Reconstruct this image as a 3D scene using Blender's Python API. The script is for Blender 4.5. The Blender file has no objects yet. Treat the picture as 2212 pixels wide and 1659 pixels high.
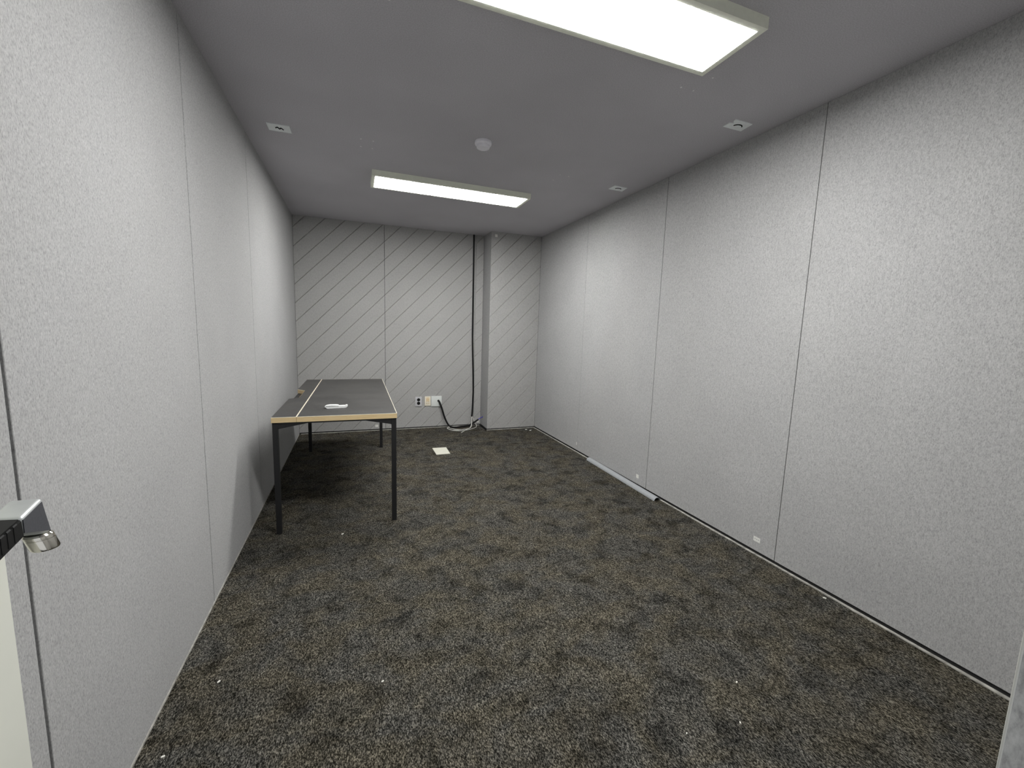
import bpy, bmesh, math, random
from mathutils import Matrix, Vector

random.seed(7)
scene = bpy.context.scene
COL = scene.collection

# ------------------------------------------------------------------ camera, world, exposure
W, H, PIL, XP = 3.036, 2.6, 0.321, 2.331        # room width, height, column depth, column left side
YF = -5.583                                      # inner face of the front wall (with the doorway)
FLOOR = -0.012                                   # top of the carpet

cam_data = bpy.data.cameras.new('camera')
cam = bpy.data.objects.new('camera', cam_data)
COL.objects.link(cam)
cam_data.sensor_fit = 'HORIZONTAL'
cam_data.sensor_width = 36.0
cam_data.lens = 14.7272
cam_data.clip_start = 0.01
_R = ((0.936542, 0.350196, 0.015855), (-0.34917, 0.927872, 0.130892), (0.031126, -0.128122, 0.99127))
_m = Matrix(((_R[0][0], _R[0][2], -_R[0][1]), (_R[1][0], _R[1][2], -_R[1][1]), (_R[2][0], _R[2][2], -_R[2][1])))
cam.matrix_world = Matrix.Translation((0.65901, -5.6662, 1.3493)) @ _m.to_4x4()
scene.camera = cam

world = bpy.data.worlds.new('world')
scene.world = world
world.use_nodes = True
_bg = world.node_tree.nodes['Background']
_bg.inputs['Color'].default_value = (0.95, 0.97, 1.0, 1)
_bg.inputs['Strength'].default_value = 0.80      # corridor light falling in through the doorway

LIGHT_STRENGTH = 50.0                            # the two ceiling panels
scene.view_settings.view_transform = 'Standard'
scene.view_settings.look = 'None'
scene.view_settings.gamma = 1.0
scene.view_settings.use_curve_mapping = False
scene.view_settings.exposure = 0.0
try:
    scene.cycles.max_bounces = 12
    scene.cycles.diffuse_bounces = 8
    scene.cycles.use_denoising = True
except Exception:
    pass


# ------------------------------------------------------------------ helpers
def tag(o, label=None, cat=None, group=None, kind=None):
    if label: o['label'] = label
    if cat: o['category'] = cat
    if group: o['group'] = group
    if kind: o['kind'] = kind
    return o


def link(name, mesh, parent=None):
    o = bpy.data.objects.new(name, mesh)
    COL.objects.link(o)
    if parent is not None:
        o.parent = parent
        o.matrix_parent_inverse = world_of(parent).inverted()
    return o


def world_of(o):
    m = o.matrix_basis.copy()
    if o.parent is not None:
        m = world_of(o.parent) @ o.matrix_parent_inverse @ m
    return m


def obj(name, bm, mat, parent=None, smooth=None):
    """one mesh object from a bmesh given in world coordinates"""
    me = bpy.data.meshes.new(name)
    bmesh.ops.recalc_face_normals(bm, faces=bm.faces)
    if smooth is not None:
        for f in bm.faces:
            f.smooth = True
        for e in bm.edges:
            if len(e.link_faces) == 2 and e.calc_face_angle(0) > smooth:
                e.smooth = False
    bm.to_mesh(me)
    bm.free()
    me.materials.append(mat)
    return link(name, me, parent)


def empty(name, loc, rz=0.0):
    o = bpy.data.objects.new(name, None)
    o.empty_display_size = 0.1
    COL.objects.link(o)
    o.location = loc
    o.rotation_euler = (0, 0, rz)
    return o


def box(bm, lo, hi, bevel=0.0, seg=1):
    g = bmesh.ops.create_cube(bm, size=1.0)
    vs = g['verts']
    for v in vs:
        v.co = Vector([lo[i] + (v.co[i] + 0.5) * (hi[i] - lo[i]) for i in range(3)])
    if bevel > 0:
        es = list({e for v in vs for e in v.link_edges})
        bmesh.ops.bevel(bm, geom=es, offset=bevel, segments=seg, affect='EDGES', profile=0.6)
    return bm


def boxes(*bs, bevel=0.0, seg=1):
    bm = bmesh.new()
    for lo, hi in bs:
        box(bm, lo, hi, bevel, seg)
    return bm


def prism(bm, pts, vec):
    """extrude a planar polygon (list of 3d points) along vec"""
    a = [bm.verts.new(p) for p in pts]
    b = [bm.verts.new(Vector(p) + Vector(vec)) for p in pts]
    bm.faces.new(a)
    bm.faces.new(b[::-1])
    n = len(pts)
    for i in range(n):
        bm.faces.new((a[i], b[i], b[(i + 1) % n], a[(i + 1) % n]))
    return bm


def lathe(bm, prof, center, axis='Z', n=32):
    """revolve (radius, height) profile about an axis through center"""
    c = Vector(center)
    rings = []
    for r, h in prof:
        ring = []
        for k in range(n):
            t = 2 * math.pi * k / n
            a, b = r * math.cos(t), r * math.sin(t)
            d = {'Z': (a, b, h), 'Y': (a, h, b), 'X': (h, a, b)}[axis]
            ring.append(bm.verts.new(c + Vector(d)))
        rings.append(ring)
    for i in range(len(rings) - 1):
        for k in range(n):
            bm.faces.new((rings[i][k], rings[i][(k + 1) % n], rings[i + 1][(k + 1) % n], rings[i + 1][k]))
    if prof[0][0] > 1e-6: bm.faces.new(rings[0])
    if prof[-1][0] > 1e-6: bm.faces.new(rings[-1][::-1])
    bmesh.ops.remove_doubles(bm, verts=bm.verts, dist=1e-6)
    return bm


def spline(pts, per=8):
    """Catmull-Rom through the points"""
    P = [Vector(p) for p in pts]
    P = [2 * P[0] - P[1]] + P + [2 * P[-1] - P[-2]]
    out = []
    for i in range(1, len(P) - 2):
        a, b, c, d = P[i - 1], P[i], P[i + 1], P[i + 2]
        for k in range(per):
            t = k / per
            out.append(0.5 * ((2 * b) + (c - a) * t + (2 * a - 5 * b + 4 * c - d) * t * t + (3 * b - a - 3 * c + d) * t ** 3))
    out.append(P[-2])
    return out


def tube(bm, pts, r, n=10, smooth=True, per=8, taper=None):
    path = spline(pts, per) if smooth else [Vector(p) for p in pts]
    up = Vector((0.13, 0.31, 0.94)).normalized()
    rings = []
    for i, p in enumerate(path):
        t = (path[min(i + 1, len(path) - 1)] - path[max(i - 1, 0)]).normalized()
        s = t.cross(up)
        if s.length < 1e-4: s = t.cross(Vector((1, 0, 0)))
        s.normalize()
        u = s.cross(t).normalized()
        up = u
        rr = r if taper is None else r + (taper - r) * i / (len(path) - 1)
        rings.append([bm.verts.new(p + rr * (math.cos(2 * math.pi * k / n) * s + math.sin(2 * math.pi * k / n) * u)) for k in range(n)])
    for i in range(len(rings) - 1):
        for k in range(n):
            bm.faces.new((rings[i][k], rings[i][(k + 1) % n], rings[i + 1][(k + 1) % n], rings[i + 1][k]))
    bm.faces.new(rings[0])
    bm.faces.new(rings[-1][::-1])
    return bm


# ------------------------------------------------------------------ materials
def new_mat(name):
    m = bpy.data.materials.new(name)
    m.use_nodes = True
    nt = m.node_tree
    b = nt.nodes['Principled BSDF']
    return m, nt, b


def N(nt, kind, **kw):
    n = nt.nodes.new(kind)
    for k, v in kw.items():
        if k in n.inputs.keys():
            n.inputs[k].default_value = v
        else:
            setattr(n, k, v)
    return n


def ramp(nt, src, stops):
    r = nt.nodes.new('ShaderNodeValToRGB')
    el = r.color_ramp.elements
    while len(el) < len(stops): el.new(0.5)
    for e, (p, c) in zip(el, stops):
        e.position = p
        e.color = (c[0], c[1], c[2], 1) if not isinstance(c, (int, float)) else (c, c, c, 1)
    nt.links.new(src, r.inputs['Fac'])
    return r.outputs['Color']


def coords(nt, scale=(1, 1, 1), kind='Object'):
    tc = nt.nodes.new('ShaderNodeTexCoord')
    mp = nt.nodes.new('ShaderNodeMapping')
    mp.inputs['Scale'].default_value = scale
    nt.links.new(tc.outputs[kind], mp.inputs['Vector'])
    return mp.outputs['Vector']


def noise(nt, vec, scale, detail=3.0, rough=0.55, dist=0.0):
    n = N(nt, 'ShaderNodeTexNoise', Scale=scale, Detail=detail, Roughness=rough, Distortion=dist)
    nt.links.new(vec, n.inputs['Vector'])
    return n.outputs['Fac']


def mix(nt, a, b, fac, mode='MIX'):
    m = nt.nodes.new('ShaderNodeMix')
    m.data_type = 'RGBA'
    m.blend_type = mode
    if isinstance(fac, (int, float)): m.inputs['Factor'].default_value = fac
    else: nt.links.new(fac, m.inputs['Factor'])
    for s, v in (('A', a), ('B', b)):
        i = [k for k in m.inputs if k.name == s and k.type == 'RGBA'][0]
        if isinstance(v, tuple): i.default_value = (*v, 1)
        else: nt.links.new(v, i)
    return [k for k in m.outputs if k.type == 'RGBA'][0]


def bump(nt, b, h, strength, dist):
    n = N(nt, 'ShaderNodeBump', Strength=strength, Distance=dist)
    nt.links.new(h, n.inputs['Height'])
    nt.links.new(n.outputs['Normal'], b.inputs['Normal'])


def plain(name, col, rough=0.5, metal=0.0, spec=0.5, vary=0.06, vscale=40.0, bmp=0.0):
    """a plain surface with a little procedural tonal variation"""
    m, nt, b = new_mat(name)
    f = noise(nt, coords(nt), vscale, 3)
    c = ramp(nt, f, [(0.3, tuple(x * (1 - vary) for x in col)), (0.7, tuple(min(1, x * (1 + vary)) for x in col))])
    nt.links.new(c, b.inputs['Base Color'])
    b.inputs['Roughness'].default_value = rough
    b.inputs['Metallic'].default_value = metal
    b.inputs['Specular IOR Level'].default_value = spec
    if bmp: bump(nt, b, f, bmp, 0.001)
    return m


def felt(name, lo, mid, hi, tint=(1, 1, 1)):
    """grey polyester acoustic felt with vertical fibre flecks"""
    m, nt, b = new_mat(name)
    fib = noise(nt, coords(nt, (1, 1, 0.45)), 290, 5.0, 0.68, 0.1)
    clump = noise(nt, coords(nt, (1, 1, 0.50)), 85, 3.0, 0.60, 0.3)
    cloud = noise(nt, coords(nt), 3.2, 2.0, 0.5)
    c1 = ramp(nt, fib, [(0.30, tuple(lo * t for t in tint)), (0.48, tuple(mid * t for t in tint)), (0.68, tuple(hi * t for t in tint))])
    c2 = ramp(nt, clump, [(0.30, 0.89), (0.48, 0.985), (0.68, 1.05)])
    c = mix(nt, c1, c2, 1.0, 'MULTIPLY')
    c3 = ramp(nt, cloud, [(0.3, 0.965), (0.7, 1.02)])
    c = mix(nt, c, c3, 1.0, 'MULTIPLY')
    nt.links.new(c, b.inputs['Base Color'])
    b.inputs['Roughness'].default_value = 1.0
    b.inputs['Specular IOR Level'].default_value = 0.05
    bump(nt, b, clump, 0.35, 0.0014)
    return m


M_FELT = felt('grey_felt', 0.265, 0.405, 0.500)
M_FELT_BACK = felt('grey_felt_back', 0.26, 0.40, 0.50, (1.0, 0.995, 0.975))
M_BACKING = plain('wall_backing', (0.085, 0.085, 0.085), 0.95, spec=0.05)
M_SHADE = plain('dark_recess', (0.012, 0.012, 0.012), 0.95, spec=0.05)


def ceiling_mat():
    m, nt, b = new_mat('ceiling_felt')
    f = noise(nt, coords(nt), 210, 4, 0.65)
    g = noise(nt, coords(nt), 2.0, 2, 0.5)
    c = ramp(nt, f, [(0.30, (0.44, 0.428, 0.455)), (0.70, (0.63, 0.615, 0.65))])
    c = mix(nt, c, ramp(nt, g, [(0.3, 0.95), (0.7, 1.03)]), 1.0, 'MULTIPLY')
    nt.links.new(c, b.inputs['Base Color'])
    b.inputs['Roughness'].default_value = 0.95
    b.inputs['Specular IOR Level'].default_value = 0.1
    bump(nt, b, f, 0.3, 0.001)
    return m


def carpet_mat():
    m, nt, b = new_mat('carpet')
    v = coords(nt, (1.0, 0.46, 1.0))             # pile combed along the room
    tuft = noise(nt, v, 300, 3.0, 0.70, 0.2)
    fleck = noise(nt, coords(nt, (1.0, 0.7, 1.0)), 110, 2.0, 0.6)
    blot = noise(nt, coords(nt), 8.5, 3.0, 0.62, 0.6)
    hue = noise(nt, coords(nt, (1.0, 1.3, 1.0)), 4.2, 3.0, 0.62, 0.4)
    warm = ramp(nt, hue, [(0.40, 0.0), (0.60, 1.0)])
    light = mix(nt, (0.176, 0.168, 0.150), (0.198, 0.179, 0.140), warm)
    dark = mix(nt, (0.0030, 0.0033, 0.0033), (0.0050, 0.0043, 0.0028), warm)
    sp = ramp(nt, tuft, [(0.37, 0.0), (0.50, 0.22), (0.63, 1.0)])
    c = mix(nt, dark, light, sp)
    c = mix(nt, c, ramp(nt, blot, [(0.33, 0.50), (0.47, 0.95), (0.68, 1.22)]), 1.0, 'MULTIPLY')
    c = mix(nt, c, ramp(nt, fleck, [(0.32, 0.62), (0.60, 1.18)]), 1.0, 'MULTIPLY')
    nt.links.new(c, b.inputs['Base Color'])
    b.inputs['Roughness'].default_value = 1.0
    b.inputs['Specular IOR Level'].default_value = 0.02
    bump(nt, b, tuft, 0.6, 0.003)
    return m


M_CEIL = ceiling_mat()
M_CARPET = carpet_mat()
M_STRIP = plain('pale_edge_strip', (0.36, 0.35, 0.32), 0.8, spec=0.2, vary=0.35, vscale=30)
M_SKIRT = plain('light_skirting', (0.50, 0.50, 0.47), 0.6, spec=0.3, vary=0.05)


def laminate():
    m, nt, b = new_mat('charcoal_laminate')
    v = coords(nt)
    f = noise(nt, v, 5.0, 4, 0.6, 0.4)
    g = noise(nt, coords(nt, (1, 0.2, 1)), 60, 3, 0.6)
    c = ramp(nt, f, [(0.35, (0.040, 0.039, 0.038)), (0.65, (0.060, 0.058, 0.055))])
    c = mix(nt, c, ramp(nt, g, [(0.3, 0.92), (0.7, 1.06)]), 1.0, 'MULTIPLY')
    nt.links.new(c, b.inputs['Base Color'])
    r = ramp(nt, f, [(0.35, 0.50), (0.65, 0.60)])
    nt.links.new(r, b.inputs['Roughness'])
    b.inputs['Specular IOR Level'].default_value = 0.45
    return m


def wood_edge():
    m, nt, b = new_mat('birch_edge')
    v = coords(nt, (2.0, 2.0, 60.0))
    f = noise(nt, v, 9.0, 4, 0.6, 0.6)
    c = ramp(nt, f, [(0.30, (0.56, 0.42, 0.215)), (0.55, (0.68, 0.52, 0.29)), (0.75, (0.76, 0.60, 0.37))])
    nt.links.new(c, b.inputs['Base Color'])
    b.inputs['Roughness'].default_value = 0.5
    return m


M_LAM = laminate()
M_WOOD = wood_edge()
M_STEEL = plain('black_powder_coat', (0.012, 0.012, 0.013), 0.45, spec=0.4, vary=0.15, vscale=300)
M_WHITE = plain('white_plastic', (0.90, 0.91, 0.90), 0.35, vary=0.02)
M_WHITE2 = plain('white_plate', (0.72, 0.75, 0.73), 0.4, vary=0.02)
M_GREYPLATE = plain('pale_grey_plate', (0.55, 0.55, 0.57), 0.35, vary=0.03)
M_CEILPLATE = plain('ceiling_plate', (0.86, 0.90, 0.90), 0.5, vary=0.04)
M_DET = plain('detector_plastic', (0.84, 0.83, 0.88), 0.45, vary=0.03)
M_CREAM = plain('cream_plate', (0.86, 0.80, 0.66), 0.4, vary=0.04, vscale=20)
M_PEACH = plain('peach_insert', (0.86, 0.70, 0.46), 0.4, vary=0.04, vscale=20)
M_TRIMEDGE = plain('pale_edge_trim', (0.80, 0.74, 0.60), 0.45, vary=0.05)
M_BRASS = plain('brass_contact', (0.62, 0.42, 0.14), 0.35, metal=0.6, vary=0.1)
M_BLACK = plain('black_plastic', (0.006, 0.006, 0.006), 0.5, spec=0.3, vary=0.1)
M_CABLE = plain('black_cable', (0.006, 0.006, 0.0065), 0.55, spec=0.25, vary=0.2, vscale=200)
M_WIRE = plain('white_wire', (0.62, 0.61, 0.57), 0.5, vary=0.08)
M_BLUE = plain('blue_wire', (0.10, 0.085, 0.50), 0.45, vary=0.15)
M_BEIGE = plain('floor_cover_plate', (0.66, 0.65, 0.56), 0.5, vary=0.05)
M_GREYPVC = plain('grey_pvc', (0.33, 0.345, 0.36), 0.45, vary=0.05)
M_FRAME = plain('lamp_frame', (0.86, 0.88, 0.76), 0.5, vary=0.03)
M_DOOR = plain('cream_door_paint', (0.70, 0.71, 0.64), 0.55, vary=0.02, vscale=8)
M_SILVER = plain('silver_casting', (0.50, 0.52, 0.52), 0.42, metal=0.55, vary=0.04)
M_SILVER_DARK = plain('grey_casting_face', (0.085, 0.087, 0.097), 0.5, metal=0.2, vary=0.08, vscale=300)
M_CHROME = plain('chrome', (0.62, 0.60, 0.54), 0.13, metal=1.0, vary=0.02)
M_RUBBER = plain('black_rubber_grip', (0.010, 0.010, 0.010), 0.6, spec=0.3, vary=0.2, vscale=120)
M_SCRAP = plain('paper_scrap', (0.75, 0.74, 0.68), 0.7, vary=0.05)
M_STICKER = plain('white_sticker', (0.76, 0.76, 0.72), 0.6, vary=0.04)
M_FILLER = plain('plaster_filler', (0.88, 0.87, 0.88), 0.8, vary=0.05)


def emit(name, col, strength):
    m, nt, b = new_mat(name)
    e = N(nt, 'ShaderNodeEmission', Strength=strength)
    e.inputs['Color'].default_value = (*col, 1)
    nt.links.new(e.outputs['Emission'], nt.nodes['Material Output'].inputs['Surface'])
    return m


M_GLOW = emit('lamp_diffuser', (1.0, 0.995, 0.97), LIGHT_STRENGTH)

# ------------------------------------------------------------------ setting: floor, ceiling, walls
YB = -6.3                                        # the corridor floor goes on a little behind the doorway
fl = obj('floor', boxes(((-0.10, YB, -0.10), (W + 0.10, 0.10, -0.030))), M_SHADE)
tag(fl, kind='structure')
cb = bmesh.new()
# carpet: stops short of the right and back walls, ragged a little along those edges
CR, CBK = W - 0.029, -0.041


def rag(a): return a + random.uniform(-0.003, 0.003)


right = [(rag(CR), y * 0.06) for y in range(int(YF / 0.06), -6)]
pts = [(0.0, YF - 0.12)] + [(CR, YF - 0.12)] + [(x, y) for x, y in right if y < -PIL - 0.05] + [(CR, -PIL - 0.036), (XP - 0.030, -PIL - 0.036), (XP - 0.030, CBK)]
pts += [(XP - 0.03 - 0.06 * k, rag(CBK)) for k in range(1, 38)] + [(0.0, CBK)]
prism(cb, [(x, y, -0.030) for x, y in pts], (0, 0, 0.030 + FLOOR))
obj('carpet', cb, M_CARPET, fl)

ce = obj('ceiling', boxes(((-0.10, YF - 0.12, H), (W + 0.10, 0.10, H + 0.08))), M_CEIL)
tag(ce, kind='structure')
# filled screw holes left in the ceiling, in four groups of four
for gx, gy in ((0.762, -2.392), (2.272, -2.386), (2.275, -3.855), (0.765, -3.868)):
    for sx, sy in ((-1, -1), (1, -1), (-1, 1), (1, 1)):
        bm = bmesh.new()
        lathe(bm, [(0.0052, 0.001), (0.0046, -0.0020), (0.0, -0.0030)], (gx + sx * 0.0395 + random.uniform(-.003, .003), gy + sy * 0.064 + random.uniform(-.003, .003), H), 'Z', 8)
        obj('filler_spot', bm, M_FILLER, ce)

# left wall: backing and four felt panels
PT = 0.012                                       # felt thickness
wl = tag(obj('wall_left', boxes(((-0.10, YF - 0.12, -0.03), (-PT, 0.10, H))), M_BACKING), kind='structure')
for y0, y1 in ((-2.2630, -0.0), (-3.4000, -2.2700), (-4.5250, -3.4080), (YF, -4.5340)):
    obj('panel', boxes(((-PT, y0, FLOOR), (0.0, y1, H)), bevel=0.0012), M_FELT, wl)
tag(obj('baseboard_left', boxes(((0.0, YF, FLOOR - 0.01), (0.0035, -0.05, -0.005))), M_STRIP), kind='structure')

# right wall
wr = tag(obj('wall_right', boxes(((W + PT, YF - 0.12, -0.03), (W + 0.10, 0.10, H))), M_BACKING), kind='structure')
for y0, y1 in ((-1.5495, -PIL), (-2.7730, -1.5525), (-3.9905, -2.7790), (-5.2080, -3.9940), (YF, -5.2120)):
    obj('panel', boxes(((W, y0, 0.0), (W + PT, y1, H)), bevel=0.0012), M_FELT, wr)

# pale strips showing between the carpet edge and the walls
def strip_bar(name, x0, x1, y0, y1, along):
    bm = bmesh.new()
    n = 60
    a, b = [], []
    for k in range(n + 1):
        t = k / n
        if along == 'y':
            a.append((x0 + random.uniform(-.003, .003), y0 + (y1 - y0) * t, -0.014))
            b.append((x1, y0 + (y1 - y0) * t, -0.014))
        else:
            a.append((x0 + (x1 - x0) * t, y0 + random.uniform(-.004, .004), -0.014))
            b.append((x0 + (x1 - x0) * t, y1, -0.014))
    prism(bm, a + b[::-1], (0, 0, 0.006))
    return tag(obj(name, bm, M_STRIP), kind='structure')


strip_bar('baseboard_right', W - 0.030, W - 0.014, YF, -PIL - 0.02, 'y')
strip_bar('baseboard_back', 0.02, XP - 0.03, -0.044, -0.020, 'x')
strip_bar('baseboard_column', XP - 0.01, W - 0.03, -PIL - 0.038, -PIL - 0.016, 'x')


# back wall: grooved felt panels; every strip between two 45-degree grooves is a piece
def clip(poly, sgn, c):
    """keep sgn*((v-u)-c) >= 0"""
    out = []
    n = len(poly)
    for i in range(n):
        p, q = poly[i], poly[(i + 1) % n]
        dp, dq = sgn * (p[1] - p[0] - c), sgn * (q[1] - q[0] - c)
        if dp >= -1e-9: out.append(p)
        if (dp > 1e-9 and dq < -1e-9) or (dp < -1e-9 and dq > 1e-9):
            t = dp / (dp - dq)
            out.append((p[0] + (q[0] - p[0]) * t, p[1] + (q[1] - p[1]) * t))
    res = []
    for p in out:
        if not res or (abs(p[0] - res[-1][0]) + abs(p[1] - res[-1][1])) > 1e-6: res.append(p)
    if len(res) > 1 and abs(res[0][0] - res[-1][0]) + abs(res[0][1] - res[-1][1]) < 1e-6: res.pop()
    return res if len(res) >= 3 else []


G0, GS, GU, GL, GD = -0.166, 0.2195, 0.0040, 0.0098, 0.0090   # offset, spacing, steep upper and flat lower side, depth of the grooves


def grooved_panel(parent, u0, u1, v0, v1, yface):
    rect = [(u0, v0), (u1, v0), (u1, v1), (u0, v1)]
    panel = obj('panel', boxes(((u0, yface + GD + 0.0005, v0), (u1, yface + PT, v1))), M_FELT_BACK, parent)
    k0 = math.floor((v0 - u1 - G0) / GS)
    k1 = math.ceil((v1 - u0 - G0) / GS)
    for k in range(k0, k1):
        ca, cbb = G0 + GS * k, G0 + GS * (k + 1)
        bm = bmesh.new()
        cache = {}

        def vert(p, d):
            key = (round(p[0], 5), round(p[1], 5))
            if key not in cache: cache[key] = bm.verts.new((p[0], yface + d, p[1]))
            return cache[key]
        bands = ((ca, ca + GU, 0), (ca + GU, cbb - GL, 1), (cbb - GL, cbb, 2))
        for lo, hi, w in bands:
            poly = clip(clip(rect, 1, lo), -1, hi)
            if not poly: continue
            vs = []
            for p in poly:
                s = p[1] - p[0]
                d = 0.0
                if w == 0: d = GD * max(0, min(1, (hi - s) / GU))
                if w == 2: d = GD * max(0, min(1, (s - lo) / GL))
                v = vert(p, d)
                if v not in vs: vs.append(v)
            if len(vs) >= 3:
                try: bm.faces.new(vs)
                except ValueError: pass
        if not bm.faces:
            bm.free()
            continue
        be = [e for e in bm.edges if len(e.link_faces) == 1]
        g = bmesh.ops.extrude_edge_only(bm, edges=be)
        for v in [x for x in g['geom'] if isinstance(x, bmesh.types.BMVert)]:
            v.co.y = yface + GD + 0.0005
        obj('strip', bm, M_FELT_BACK, panel)
    return panel


wb = tag(obj('wall_back', boxes(((-0.10, PT, -0.03), (W + 0.10, 0.10, H))), M_BACKING), kind='structure')
grooved_panel(wb, 0.002, 1.0255, 0.0, H, 0.0)
grooved_panel(wb, 1.0305, 2.1760, 0.0, H, 0.0)
grooved_panel(wb, 2.2260, XP - 0.004, 0.0, H, 0.0)

obj('channel_lining', boxes(((2.1765, PT - 0.0025, 0.0), (2.2255, PT, H))), M_FELT_BACK, wb)

# the boxed column in the right back corner
wc = tag(obj('wall_column', boxes(((XP + PT, -PIL + PT, -0.03), (W + 0.10, PT, H))), M_BACKING), kind='structure')
grooved_panel(wc, XP, W - 0.002, 0.0, H, -PIL)
bm = bmesh.new()                                 # its left cheek, slit near the foot
box(bm, (XP, -PIL + PT, 0.0), (XP + PT, -0.112, H))
box(bm, (XP, -0.112, 0.140), (XP + PT, PT, H))
obj('panel', bm, M_FELT, wc)
obj('panel', boxes(((XP, -0.106, 0.0), (XP + PT, PT, 0.137))), M_FELT, wc)

# front wall with the doorway the camera looks through
DX0, DX1, DH = 0.10, 0.95, 2.12
wf = tag(obj('wall_front', boxes(((-0.10, YF - 0.12, -0.03), (DX0, YF - PT, H)), ((DX1 + PT, YF - 0.12, -0.03), (W + 0.10, YF - PT, H)),
                                 ((DX0, YF - 0.12, DH), (DX1 + PT, YF - PT, H))), M_BACKING), kind='structure')
obj('panel', boxes(((DX1 + 0.004, YF - PT, 0.0), (W, YF, H)), bevel=0.001), M_FELT, wf)
obj('panel', boxes(((DX0, YF - PT, DH), (DX1 + 0.004, YF, H)), bevel=0.001), M_FELT, wf)
obj('panel', boxes(((0.0, YF - PT, 0.0), (DX0, YF, H)), bevel=0.001), M_FELT, wf)
obj('jamb_panel', boxes(((DX1 + 0.0005, YF - 0.12, 0.0), (DX1 + 0.0035, YF - 0.0011, DH))), M_FELT, wf)
tag(obj('trim_1', boxes(((DX1, YF - 0.0011, 0.0), (DX1 + 0.0035, YF, DH)), bevel=0.0003), M_SKIRT), kind='structure')

# ------------------------------------------------------------------ door leaf, folded back into the room
door = tag(obj('door_1', boxes(((0.080, YF + 0.003, 0.0), (0.120, -4.780, DH - 0.02)), bevel=0.002), M_DOOR), kind='structure')


def hexa(bm, near, far):
    """loft between two quads"""
    a = [bm.verts.new(p) for p in near]
    b = [bm.verts.new(p) for p in far]
    bm.faces.new(a)
    bm.faces.new(b[::-1])
    n = len(a)
    for i in range(n):
        bm.faces.new((a[i], b[i], b[(i + 1) % n], a[(i + 1) % n]))
    return bm


# cast lever: block above the spindle, dark front face, black grip towards the hinge side, chrome barrel underneath
xa, xf = 0.150, 0.190
bm = hexa(bmesh.new(), [(xa, -4.8590, 1.0210), (xf, -4.8590, 1.0210), (xf, -4.8590, 1.0490), (xa, -4.8590, 1.0490)],
          [(xa, -4.7950, 0.9945), (xf, -4.7950, 0.9945), (xf, -4.8100, 1.0625), (xa, -4.8100, 1.0625)])
bmesh.ops.bevel(bm, geom=list(bm.edges), offset=0.0060, segments=4, affect='EDGES', profile=0.5)
handle = obj('handle', bm, M_SILVER, door, smooth=0.6)
tag(handle, 'silver lever handle with black grip')
bm = bmesh.new()
prism(bm, [(xf - 0.001, -4.8560, 1.0240), (xf - 0.001, -4.8015, 1.0025), (xf - 0.001, -4.8140, 1.0560), (xf - 0.001, -4.8560, 1.0445)], (0.0016, 0, 0))
obj('face_plate', bm, M_SILVER_DARK, handle)
bm = hexa(bmesh.new(), [(xa + .004, -4.990, 0.985), (xf + .002, -4.990, 0.985), (xf + .002, -4.990, 1.022), (xa + .004, -4.990, 1.030)],
          [(xa + .003, -4.8580, 1.0190), (xf + .002, -4.8580, 1.0190), (xf + .002, -4.8600, 1.0490), (xa + .003, -4.8600, 1.0520)])
bmesh.ops.bevel(bm, geom=list(bm.edges), offset=0.003, segments=2, affect='EDGES')
grip = obj('grip', bm, M_RUBBER, handle, smooth=0.6)
tag(grip, 'black ribbed rubber grip')
for k in range(6):
    yk = -4.872 - 0.0125 * k
    zk = 1.0525 + (yk + 4.860) * 0.19
    bm = hexa(bmesh.new(), [(xf + .0015, yk, zk - 0.031), (xf + .0028, yk, zk - 0.029), (xf + .0028, yk, zk - 0.006), (xf + .0015, yk, zk - 0.004)],
              [(xf + .0015, yk - .0075, zk - 0.0325), (xf + .0028, yk - .0075, zk - 0.0305), (xf + .0028, yk - .0075, zk - 0.0075), (xf + .0015, yk - .0075, zk - 0.0055)])
    obj('grip_rib', bm, M_RUBBER, handle)
bm = bmesh.new()
lathe(bm, [(0.0155, 0.026), (0.0175, 0.0235), (0.0175, 0.0195), (0.0168, 0.0190), (0.0168, 0.0180), (0.0175, 0.0175), (0.0175, 0.002), (0.0165, 0.0), (0.0, 0.0)], (0.1770, -4.8080, 0.9765), 'Z', 28)
for v in bm.verts:
    v.co.x += (1.002 - v.co.z) * 0.32
obj('barrel', bm, M_CHROME, handle, smooth=0.5)
bm = bmesh.new()
lathe(bm, [(0.030, 0.0), (0.030, 0.007), (0.024, 0.010), (0.021, 0.012), (0.021, 0.032)], (0.120, -4.8330, 1.030), 'X', 28)
obj('rosette', bm, M_SILVER, handle, smooth=0.5)

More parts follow.
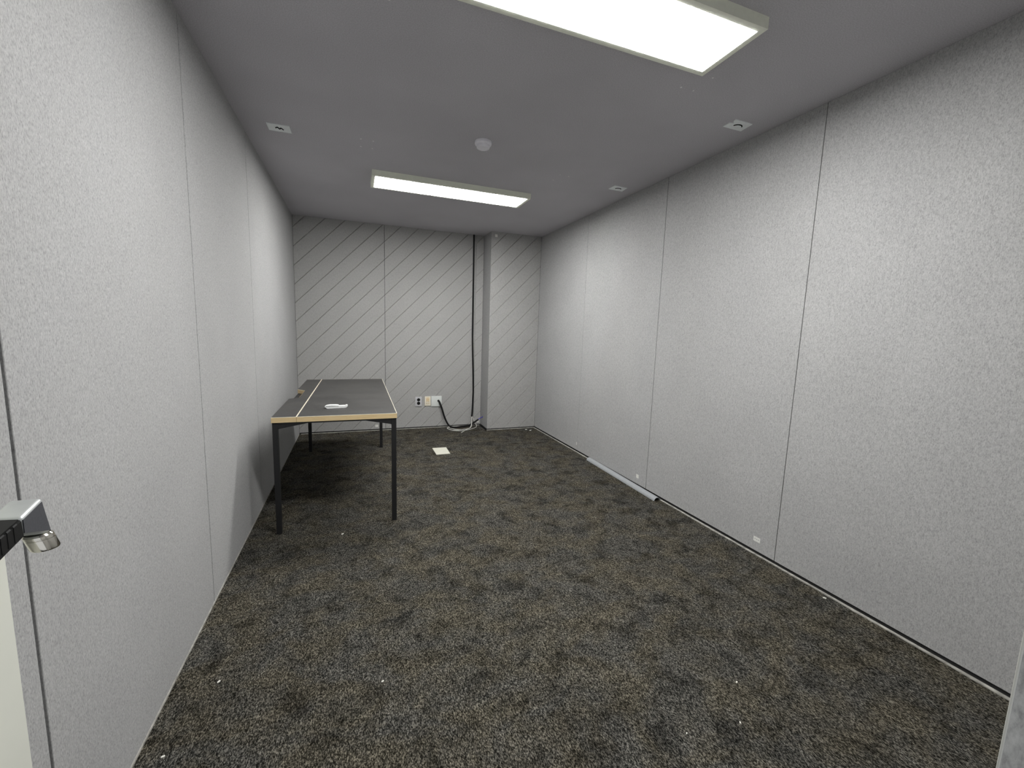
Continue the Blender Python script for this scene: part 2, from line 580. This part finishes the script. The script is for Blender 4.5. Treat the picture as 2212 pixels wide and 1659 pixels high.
# ------------------------------------------------------------------ ceiling lights
def ceiling_light(y0, y1, label):
    x0, x1, zb = 0.812, 2.206, 2.556
    t = empty('ceiling_light', ((x0 + x1) / 2, (y0 + y1) / 2, H))
    tag(t, label, 'ceiling light', 'flat panel lights on the ceiling')
    m = 0.026
    bm = bmesh.new()
    outer = [(x0, y0), (x1, y0), (x1, y1), (x0, y1)]
    inner = [(x0 + m, y0 + m), (x1 - m, y0 + m), (x1 - m, y1 - m), (x0 + m, y1 - m)]
    top = [bm.verts.new((x, y, H)) for x, y in outer]
    bot = [bm.verts.new((x, y, zb)) for x, y in outer]
    inn = [bm.verts.new((x, y, zb)) for x, y in inner]
    inu = [bm.verts.new((x, y, zb + 0.006)) for x, y in inner]
    for k in range(4):
        q = (k + 1) % 4
        bm.faces.new((top[k], top[q], bot[q], bot[k]))
        bm.faces.new((bot[k], bot[q], inn[q], inn[k]))
        bm.faces.new((inn[k], inn[q], inu[q], inu[k]))
    bm.faces.new(top)
    bm.faces.new(inu[::-1])
    obj('frame', bm, M_FRAME, t)
    obj('diffuser', boxes(((x0 + m + 0.001, y0 + m + 0.001, zb - 0.001), (x1 - m - 0.001, y1 - m - 0.001, zb + 0.004)), bevel=0.0008), M_GLOW, t)
    return t


ceiling_light(-4.303, -3.966, 'bright ceiling panel light nearest the doorway, running off the top of the photo')
ceiling_light(-1.912, -1.572, 'bright ceiling panel light farther in, whole and close to the grooved back wall')

# ------------------------------------------------------------------ smoke detector
t = tag(empty('smoke_detector', (1.492, -2.765, H)), 'round white detector on the ceiling between the two panel lights', 'smoke detector')
bm = bmesh.new()
lathe(bm, [(0.056, 0.0), (0.057, -0.004), (0.057, -0.016), (0.053, -0.023), (0.046, -0.025), (0.046, -0.0255)], (1.492, -2.765, H), 'Z', 40)
obj('base', bm, M_DET, t, smooth=0.5)
bm = bmesh.new()
lathe(bm, [(0.043, -0.0250), (0.044, -0.028), (0.044, -0.038), (0.041, -0.043), (0.036, -0.0445), (0.035, -0.0425), (0.0, -0.0425)], (1.492, -2.765, H), 'Z', 40)
obj('cap', bm, M_DET, t, smooth=0.5)


# ------------------------------------------------------------------ square cover plates on the ceiling
def cover_plate(outline, label, hook, peel=False):
    cx = sum(p[0] for p in outline) / len(outline)
    cy = sum(p[1] for p in outline) / len(outline)
    t = tag(empty('cover_plate', (cx, cy, H)), label, 'cover plate', 'white cover plates on the ceiling')
    bm = bmesh.new()
    prism(bm, [(x, y, H) for x, y in outline], (0, 0, -0.005))
    obj('plate', bm, M_CEILPLATE, t)
    bm = bmesh.new()
    tube(bm, hook, 0.0032, 8)
    obj('hook', bm, M_SHADE, t)
    return t


def arc(cx, cy, r, a0, a1, n=7):
    return [(cx + r * math.cos(a0 + (a1 - a0) * k / (n - 1)), cy + r * 0.8 * math.sin(a0 + (a1 - a0) * k / (n - 1)), H - 0.006) for k in range(n)]


cover_plate([(0.156, -2.458), (0.288, -2.462), (0.291, -2.358), (0.158, -2.355)], 'white square ceiling plate near the left wall', [(0.203, -2.410, H - .006), (0.216, -2.424, H - .007), (0.226, -2.405, H - .007), (0.236, -2.420, H - .007), (0.247, -2.398, H - .006)])
cover_plate([(2.747, -3.577), (2.747, -3.622), (2.772, -3.632), (2.753, -3.646), (2.748, -3.668), (2.879, -3.666), (2.889, -3.577)],
            'white square ceiling plate near the right wall with a nick in its edge', arc(2.818, -3.612, 0.030, math.pi * 1.05, math.pi * 1.85))
cover_plate([(2.758, -2.340), (2.758, -2.433), (2.889, -2.429), (2.900, -2.337)], 'small unbroken white ceiling plate near the right wall, farther into the room', arc(2.828, -2.378, 0.028, math.pi * 1.05, math.pi * 1.85))

# ------------------------------------------------------------------ desk
HT, TT = 0.760, 0.034
DC = (0.552, -1.770)
desk = tag(empty('desk', (DC[0], DC[1], FLOOR), 0.0), 'dark grey desk with pale wood edges and black steel legs beside the left wall', 'desk')
RZ = -0.0095
_c, _s = math.cos(RZ), math.sin(RZ)


def D(x, y, z=0.0):
    """desk frame: origin under the middle of the top, y along its length"""
    return (DC[0] + x * _c - y * _s, DC[1] + x * _s + y * _c, z)


def dprism(bm, pts, z0, z1):
    return prism(bm, [D(x, y, z0) for x, y in pts], (0, 0, z1 - z0))


X0, X1, Y0, Y1, XS = -0.380, 0.380, -0.985, 0.985, -0.2370
E_ = 0.0035
top = obj('tabletop', dprism(bmesh.new(), [(XS + E_, Y0 + E_), (X1 - E_, Y0 + E_), (X1 - E_, Y1 - E_), (XS + E_, Y1 - E_)], HT - TT, HT), M_LAM, desk)
bm = bmesh.new()
zt = HT - 0.0022
TRIM = []


def bdp(bm, pts, z0, z1):
    """one run of edge band, with its pale top arris kept for a second piece"""
    TRIM.append(pts)
    return dprism(bm, pts, z0, z1)


def end_trim(parent):
    bm = bmesh.new()
    for pts in TRIM:
        dprism(bm, pts, zt, HT + 0.0003)
    TRIM.clear()
    tag(obj('edge_trim', bm, M_TRIMEDGE, parent), 'cream top edge trim')


bdp(bm, [(XS, Y0), (X1, Y0), (X1 - E_, Y0 + E_), (XS + E_, Y0 + E_)], HT - TT, zt)
bdp(bm, [(X1, Y0), (X1, Y1), (X1 - E_, Y1 - E_), (X1 - E_, Y0 + E_)], HT - TT, zt)
bdp(bm, [(X1, Y1), (XS, Y1), (XS + E_, Y1 - E_), (X1 - E_, Y1 - E_)], HT - TT, zt)
bdp(bm, [(XS, Y1), (XS, Y0), (XS + E_, Y0 + E_), (XS + E_, Y1 - E_)], HT - TT, zt)
tag(obj('edge_band', bm, M_WOOD, top), 'pale wood edge band')
end_trim(top)
# rear flap along the wall, with the cable notch
NX = -0.3130
XL = X0
flap_pts = [(XL, Y0 + E_), (XS - 0.0015 - E_, Y0 + E_), (XS - 0.0015 - E_, Y1 - E_), (XL, Y1 - E_), (XL, 0.252), (NX, 0.172), (NX, -0.205), (NX - .010, -0.218), (XL, -0.262)]
flap = obj('cable_flap', dprism(bmesh.new(), flap_pts, HT - TT, HT), M_LAM, desk)
bm = bmesh.new()
xr = XS - 0.0015
bdp(bm, [(XL, Y0), (xr, Y0), (xr - E_, Y0 + E_), (XL, Y0 + E_)], HT - TT, zt)
bdp(bm, [(xr, Y0), (xr, Y1), (xr - E_, Y1 - E_), (xr - E_, Y0 + E_)], HT - TT, zt)
bdp(bm, [(xr, Y1), (XL, Y1), (XL, Y1 - E_), (xr - E_, Y1 - E_)], HT - TT, zt)
bdp(bm, [(XL, 0.252), (NX, 0.172), (NX, 0.1695), (XL - 0.0005, 0.2490)], HT - TT, zt)
dprism(bm, [(NX, 0.172), (NX, -0.205), (NX - 0.002, -0.205), (NX - 0.002, 0.172)], HT - TT, HT - 0.001)
tag(obj('edge_band', bm, M_WOOD, flap), 'pale wood edge band')
end_trim(flap)
# steel frame
LG = 0.031
zr = HT - TT
for sx in (-1, 1):
    for sy in (-1, 1):
        lx = X0 + 0.004 if sx < 0 else X1 - 0.004 - LG
        ly = Y0 + 0.006 if sy < 0 else Y1 - 0.045 - LG
        bm = bmesh.new()
        dprism(bm, [(lx, ly), (lx + LG, ly), (lx + LG, ly + LG), (lx, ly + LG)], FLOOR, zr)
        obj('leg', bm, M_STEEL, desk)
        # tapering bracket plates towards the middle of each rail
        bm = bmesh.new()
        xa_ = lx + LG if sx < 0 else lx
        ex = xa_ - sx * 0.185
        yy = ly + (0.004 if sy < 0 else LG - 0.010)
        prism(bm, [D(xa_, yy, zr - 0.008), D(xa_, yy, zr - 0.045), D(xa_ - sx * .01, yy, zr - 0.041), D(ex, yy, zr - 0.008)], Vector(D(0, 0.006)) - Vector(D(0, 0)))
        ya_ = ly + LG if sy < 0 else ly
        ey = ya_ - sy * 0.185
        xx = lx + (0.004 if sx < 0 else LG - 0.010)
        prism(bm, [D(xx, ya_, zr - 0.008), D(xx, ya_, zr - 0.045), D(xx, ya_ - sy * .01, zr - 0.041), D(xx, ey, zr - 0.008)], Vector(D(0.006, 0)) - Vector(D(0, 0)))
        obj('bracket', bm, M_STEEL, desk)
for a, b in (((X0 + .004, Y0 + .006), (X1 - .004, Y0 + .006 + LG)), ((X0 + .004, Y1 - .045 - LG), (X1 - .004, Y1 - .045)),
             ((X0 + .004, Y0 + .037), (X0 + .004 + LG, Y1 - .045 - LG)), ((X1 - .004 - LG, Y0 + .037), (X1 - .004, Y1 - .045 - LG))):
    bm = bmesh.new()
    dprism(bm, [(a[0], a[1]), (b[0], a[1]), (b[0], b[1]), (a[0], b[1])], zr - 0.010, zr)
    obj('rail', bm, M_STEEL, desk)

# ------------------------------------------------------------------ remote control on the desk
rc = tag(empty('remote_control', (0.530, -2.490, HT)), 'white remote control in its cradle lying on the dark desk', 'remote control')
rx, ry, rz = 0.455, -2.512, HT + 0.0004
prof = [(0.000, 0.0125), (0.012, 0.001), (0.018, 0.0), (0.130, 0.0), (0.139, 0.002), (0.150, 0.0125), (0.1495, 0.019), (0.146, 0.0215), (0.138, 0.0215), (0.134, 0.0150), (0.006, 0.0150)]
bm = bmesh.new()
prism(bm, [(rx + a, ry, rz + b) for a, b in prof], (0, 0.044, 0))
bmesh.ops.bevel(bm, geom=[e for e in bm.edges if abs(e.verts[0].co.y - e.verts[1].co.y) < 1e-5], offset=0.0025, segments=2, affect='EDGES')
obj('cradle', bm, M_WHITE, rc, smooth=0.5)
prof = [(0.001, 0.0152), (0.092, 0.0152), (0.092, 0.0185), (0.087, 0.0225), (0.075, 0.0235), (0.030, 0.0240), (0.012, 0.0215)]
bm = bmesh.new()
prism(bm, [(rx + a, ry + 0.004, rz + b) for a, b in prof], (0, 0.037, 0))
bmesh.ops.bevel(bm, geom=[e for e in bm.edges if abs(e.verts[0].co.y - e.verts[1].co.y) < 1e-5], offset=0.002, segments=2, affect='EDGES')
obj('handset', bm, M_WHITE, rc, smooth=0.5)

# ------------------------------------------------------------------ wall plates on the back wall
def wall_plate(name, x0, x1, z0, z1, mat, label, cat, th=0.009, bev=0.003):
    t = tag(empty(name, ((x0 + x1) / 2, 0.0, (z0 + z1) / 2)), label, cat, 'plates on the back wall')
    obj('plate', boxes(((x0, -th, z0), (x1, -0.0002, z1)), bevel=bev, seg=2), mat, t, smooth=0.7)
    return t


t = wall_plate('power_outlet', 1.411, 1.497, 0.283, 0.415, M_GREYPLATE, 'pale grey outlet plate with two round black sockets on the back wall', 'outlet', 0.010)
for cz in (0.3745, 0.3270):
    bm = bmesh.new()
    lathe(bm, [(0.0215, 0.0), (0.0215, -0.0015), (0.0185, -0.0015), (0.0175, -0.0002), (0.0, -0.0002)], (1.4545, -0.0100, cz), 'Y', 28)
    obj('socket', bm, M_BLACK, t)
t = wall_plate('data_outlet', 1.538, 1.617, 0.287, 0.418, M_CREAM, 'cream plate with six small brass dots beside the black sockets', 'outlet')
obj('insert', boxes(((1.556, -0.0100, 0.352), (1.599, -0.0085, 0.402)), bevel=0.001), M_PEACH, t)
for ix in (1.5660, 1.5910):
    for iz in (0.3220, 0.3460, 0.3700):
        bm = bmesh.new()
        lathe(bm, [(0.0052, -0.0005), (0.0052, -0.0020), (0.0030, -0.0026), (0.0, -0.0026)], (ix, -0.0090, iz), 'Y', 10)
        obj('contact', bm, M_BRASS, t)
t = wall_plate('blank_plate', 1.625, 1.767, 0.277, 0.420, M_WHITE2, 'large white square plate with a black cable coming out of it', 'wall plate', 0.012, 0.002)
bm = bmesh.new()
lathe(bm, [(0.0150, -0.0121), (0.0150, -0.0135), (0.0105, -0.0138), (0.0, -0.0125)], (1.7230, 0.0, 0.3535), 'Y', 20)
obj('cable_hole', bm, M_BLACK, t)

# ------------------------------------------------------------------ cables
t = tag(empty('cable', (1.723, -0.012, 0.3535)), 'black cable sagging from the white square plate to the floor, blue wire at its tip', 'cable')
bm = bmesh.new()
tube(bm, [(1.723, -0.013, 0.3535), (1.731, -0.028, 0.345), (1.742, -0.040, 0.318), (1.765, -0.058, 0.247), (1.792, -0.070, 0.150), (1.831, -0.085, 0.056), (1.864, -0.098, 0.012),
          (1.900, -0.115, -0.0005), (1.960, -0.124, -0.0015), (2.032, -0.112, -0.001), (2.094, -0.100, -0.001), (2.144, -0.092, 0.007), (2.195, -0.080, 0.031), (2.246, -0.070, 0.057), (2.280, -0.062, 0.077)], 0.0115, 12)
obj('sheath', bm, M_CABLE, t, smooth=1.0)
bm = bmesh.new()
tube(bm, [(2.274, -0.064, 0.073), (2.300, -0.070, 0.094), (2.330, -0.105, 0.118)], 0.0058, 8)
tube(bm, [(2.3255, -0.100, 0.114), (2.3335, -0.108, 0.128)], 0.0070, 8, smooth=False)
tag(obj('inner_wire', bm, M_BLUE, t, smooth=1.0), 'blue inner wire')

t = tag(empty('cable', (2.185, -0.012, H)), 'black vertical cable hanging from the ceiling, white wires coiled on the floor at its foot', 'cable')
bm = bmesh.new()
tube(bm, [(2.184, -0.004, 2.599), (2.186, -0.006, 2.10), (2.188, -0.008, 1.60), (2.190, -0.008, 1.20), (2.205, -0.008, 0.80), (2.213, -0.010, 0.52), (2.211, -0.012, 0.38), (2.205, -0.016, 0.22), (2.196, -0.020, 0.115)], 0.0110, 12)
obj('sheath', bm, M_CABLE, t, smooth=1.0)
zf = FLOOR + 0.0045
wires = [
    [(2.199, -0.020, 0.125), (2.190, -0.050, 0.070), (2.165, -0.120, 0.020), (2.120, -0.210, zf + .006), (2.058, -0.285, zf + .006), (2.000, -0.350, zf), (1.950, -0.420, zf)],
    [(2.203, -0.020, 0.125), (2.226, -0.040, 0.050), (2.246, -0.075, 0.010), (2.236, -0.130, zf), (2.183, -0.210, zf), (2.100, -0.285, zf + .004), (1.994, -0.322, zf), (1.904, -0.306, zf), (1.841, -0.229, zf),
     (1.822, -0.150, zf), (1.845, -0.092, zf + .002), (1.905, -0.060, zf + .004), (1.985, -0.075, zf + .002), (2.060, -0.100, zf)],
    [(2.193, -0.020, 0.125), (2.188, -0.060, 0.055), (2.160, -0.150, 0.012), (2.110, -0.240, zf + .009), (2.020, -0.285, zf + .008), (1.930, -0.262, zf + .006), (1.872, -0.190, zf + .006), (1.850, -0.130, zf + .004), (1.872, -0.085, zf + .006), (1.940, -0.050, zf + .003), (2.030, -0.062, zf), (2.120, -0.070, zf)],
    [(2.120, -0.215, zf + .004), (2.060, -0.250, zf + .003), (1.985, -0.268, zf + .002), (1.920, -0.285, zf + .003), (1.862, -0.262, zf + .003), (1.828, -0.190, zf + .003), (1.838, -0.120, zf + .006), (1.890, -0.090, zf + .004), (1.960, -0.095, zf + .003)],
]
for wp in wires:
    bm = bmesh.new()
    tube(bm, wp, 0.0042, 8)
    tag(obj('wire', bm, M_WIRE, t, smooth=1.0), 'white inner wire')

# ------------------------------------------------------------------ things on the floor
bm = bmesh.new()
prism(bm, [(1.463, -1.044, FLOOR), (1.621, -1.049, FLOOR), (1.615, -1.296, FLOOR), (1.464, -1.298, FLOOR)], (0, 0, 0.007))
bmesh.ops.bevel(bm, geom=list(bm.edges), offset=0.0018, segments=2, affect='EDGES')
t = obj('floor_cover_plate', bm, M_BEIGE, smooth=0.7)
tag(t, 'beige rectangular cover plate lying flat on the carpet in the middle', 'cover plate')

# half-round grey cable cover along the right wall
bm = bmesh.new()
n = 14
y0, y1 = -3.005, -1.880
rings = []
for yy, xc in ((y0, 2.9745), (y1, 3.0005)):
    o_, i_ = [], []
    for k in range(n + 1):
        a = math.pi * k / n
        o_.append(bm.verts.new((xc - 0.0315 * math.cos(a), yy, FLOOR + 0.001 + 0.029 * math.sin(a))))
        i_.append(bm.verts.new((xc - 0.0290 * math.cos(a), yy, FLOOR + 0.001 + 0.0265 * math.sin(a))))
    rings.append((o_, i_))
(oa, ia), (ob, ib) = rings
for k in range(n):
    bm.faces.new((oa[k], oa[k + 1], ob[k + 1], ob[k]))
    bm.faces.new((ia[k], ia[k + 1], ib[k + 1], ib[k]))
    bm.faces.new((oa[k], oa[k + 1], ia[k + 1], ia[k]))
    bm.faces.new((ob[k], ob[k + 1], ib[k + 1], ib[k]))
bm.faces.new((oa[0], ob[0], ib[0], ia[0]))
bm.faces.new((oa[n], ob[n], ib[n], ia[n]))
t = obj('cable_cover', bm, M_GREYPVC, smooth=0.6)
tag(t, 'grey half-round cable cover lying along the foot of the right wall', 'cable cover')

# dark scrap under the desk
bm = bmesh.new()
tube(bm, [(0.312, -0.955, FLOOR + .004), (0.342, -0.942, FLOOR + .005), (0.372, -0.915, FLOOR + .005), (0.405, -0.900, FLOOR + .004)], 0.006, 8, taper=0.003)
tag(obj('cord_scrap', bm, M_BLACK, smooth=1.0), 'short black scrap of cord on the carpet under the desk', 'scrap')


# stickers on the walls
def sticker(lo, hi, label, m=M_STICKER):
    return tag(obj('sticker', boxes((lo, hi)), m), label, 'sticker', 'small white stickers on the felt')


sticker((2.380, -PIL - 0.0012, 2.533), (2.412, -PIL, 2.566), 'small white sticker high on the column just under the ceiling')
st = sticker((W - 0.0012, -3.890, 0.060), (W, -3.843, 0.090), 'small white sticker low on the right wall, nearest to the camera, with three dark dots')
for k in range(3):
    bm = bmesh.new()
    lathe(bm, [(0.0035, 0.0), (0.0030, -0.0006), (0.0, -0.0006)], (W - 0.0012, -3.879 + 0.0125 * k, 0.077), 'X', 8)
    obj('dot', bm, M_GREYPVC, st)
sticker((W - 0.0012, -2.672, 0.055), (W, -2.638, 0.088), 'plain white sticker low on the right wall above the grey cable cover')
sticker((W - 0.0012, -1.542, 0.058), (W, -1.530, 0.092), 'narrow white sticker low on the right wall near the column')
sticker((0.896, -0.0012, 0.026), (0.934, 0.0, 0.056), 'small white sticker low on the back wall seen between the desk legs')
sticker((2.270, -0.0012, 0.022), (2.306, 0.0, 0.056), 'small white sticker low on the back wall beside the blue wire tip')

# bits of litter on the carpet
bits = [(2.900, -0.500, 0.034, 0.5, 'white paper bit in front of the column, the one nearer the corner'),
        (2.862, -0.440, 0.030, -0.6, 'white paper bit in front of the column, the one closer to its foot'),
        (2.975, -4.330, 0.016, 2.2, 'white sliver beside the right wall near the camera'),
        (0.740, -4.142, 0.010, 0.2, 'white crumb alone on the carpet at the bottom left of the middle'),
        (0.155, -3.948, 0.012, 0.9, 'pale crumb beside the left wall, farther of two there'),
        (0.076, -4.219, 0.011, 0.1, 'pale crumb beside the left wall, nearer of two there'),
        (0.565, -2.860, 0.016, 0.7, 'pale crumb on the carpet just in front of the desk'),
        (2.060, -4.588, 0.009, 0.3, 'white crumb at the bottom right, farthest of three there'),
        (1.923, -4.724, 0.008, 1.0, 'white crumb at the bottom right, middle of three there'),
        (1.710, -4.694, 0.007, 0.4, 'white crumb at the bottom right, leftmost of three there')]
for x, y, s, a, lab in bits:
    bm = bmesh.new()
    ca, sa = math.cos(a), math.sin(a)
    q = [(-.5, -.22), (.1, -.30), (.5, -.12), (.42, .25), (-.2, .30), (-.48, .12)]
    prism(bm, [(x + s * (u * ca - v * sa), y + s * (u * sa + v * ca), FLOOR - 0.0005) for u, v in q], (0, 0, 0.0025 + 0.06 * s))
    tag(obj('paper_bit', bm, M_SCRAP), lab, 'litter', 'bits of litter on the carpet')
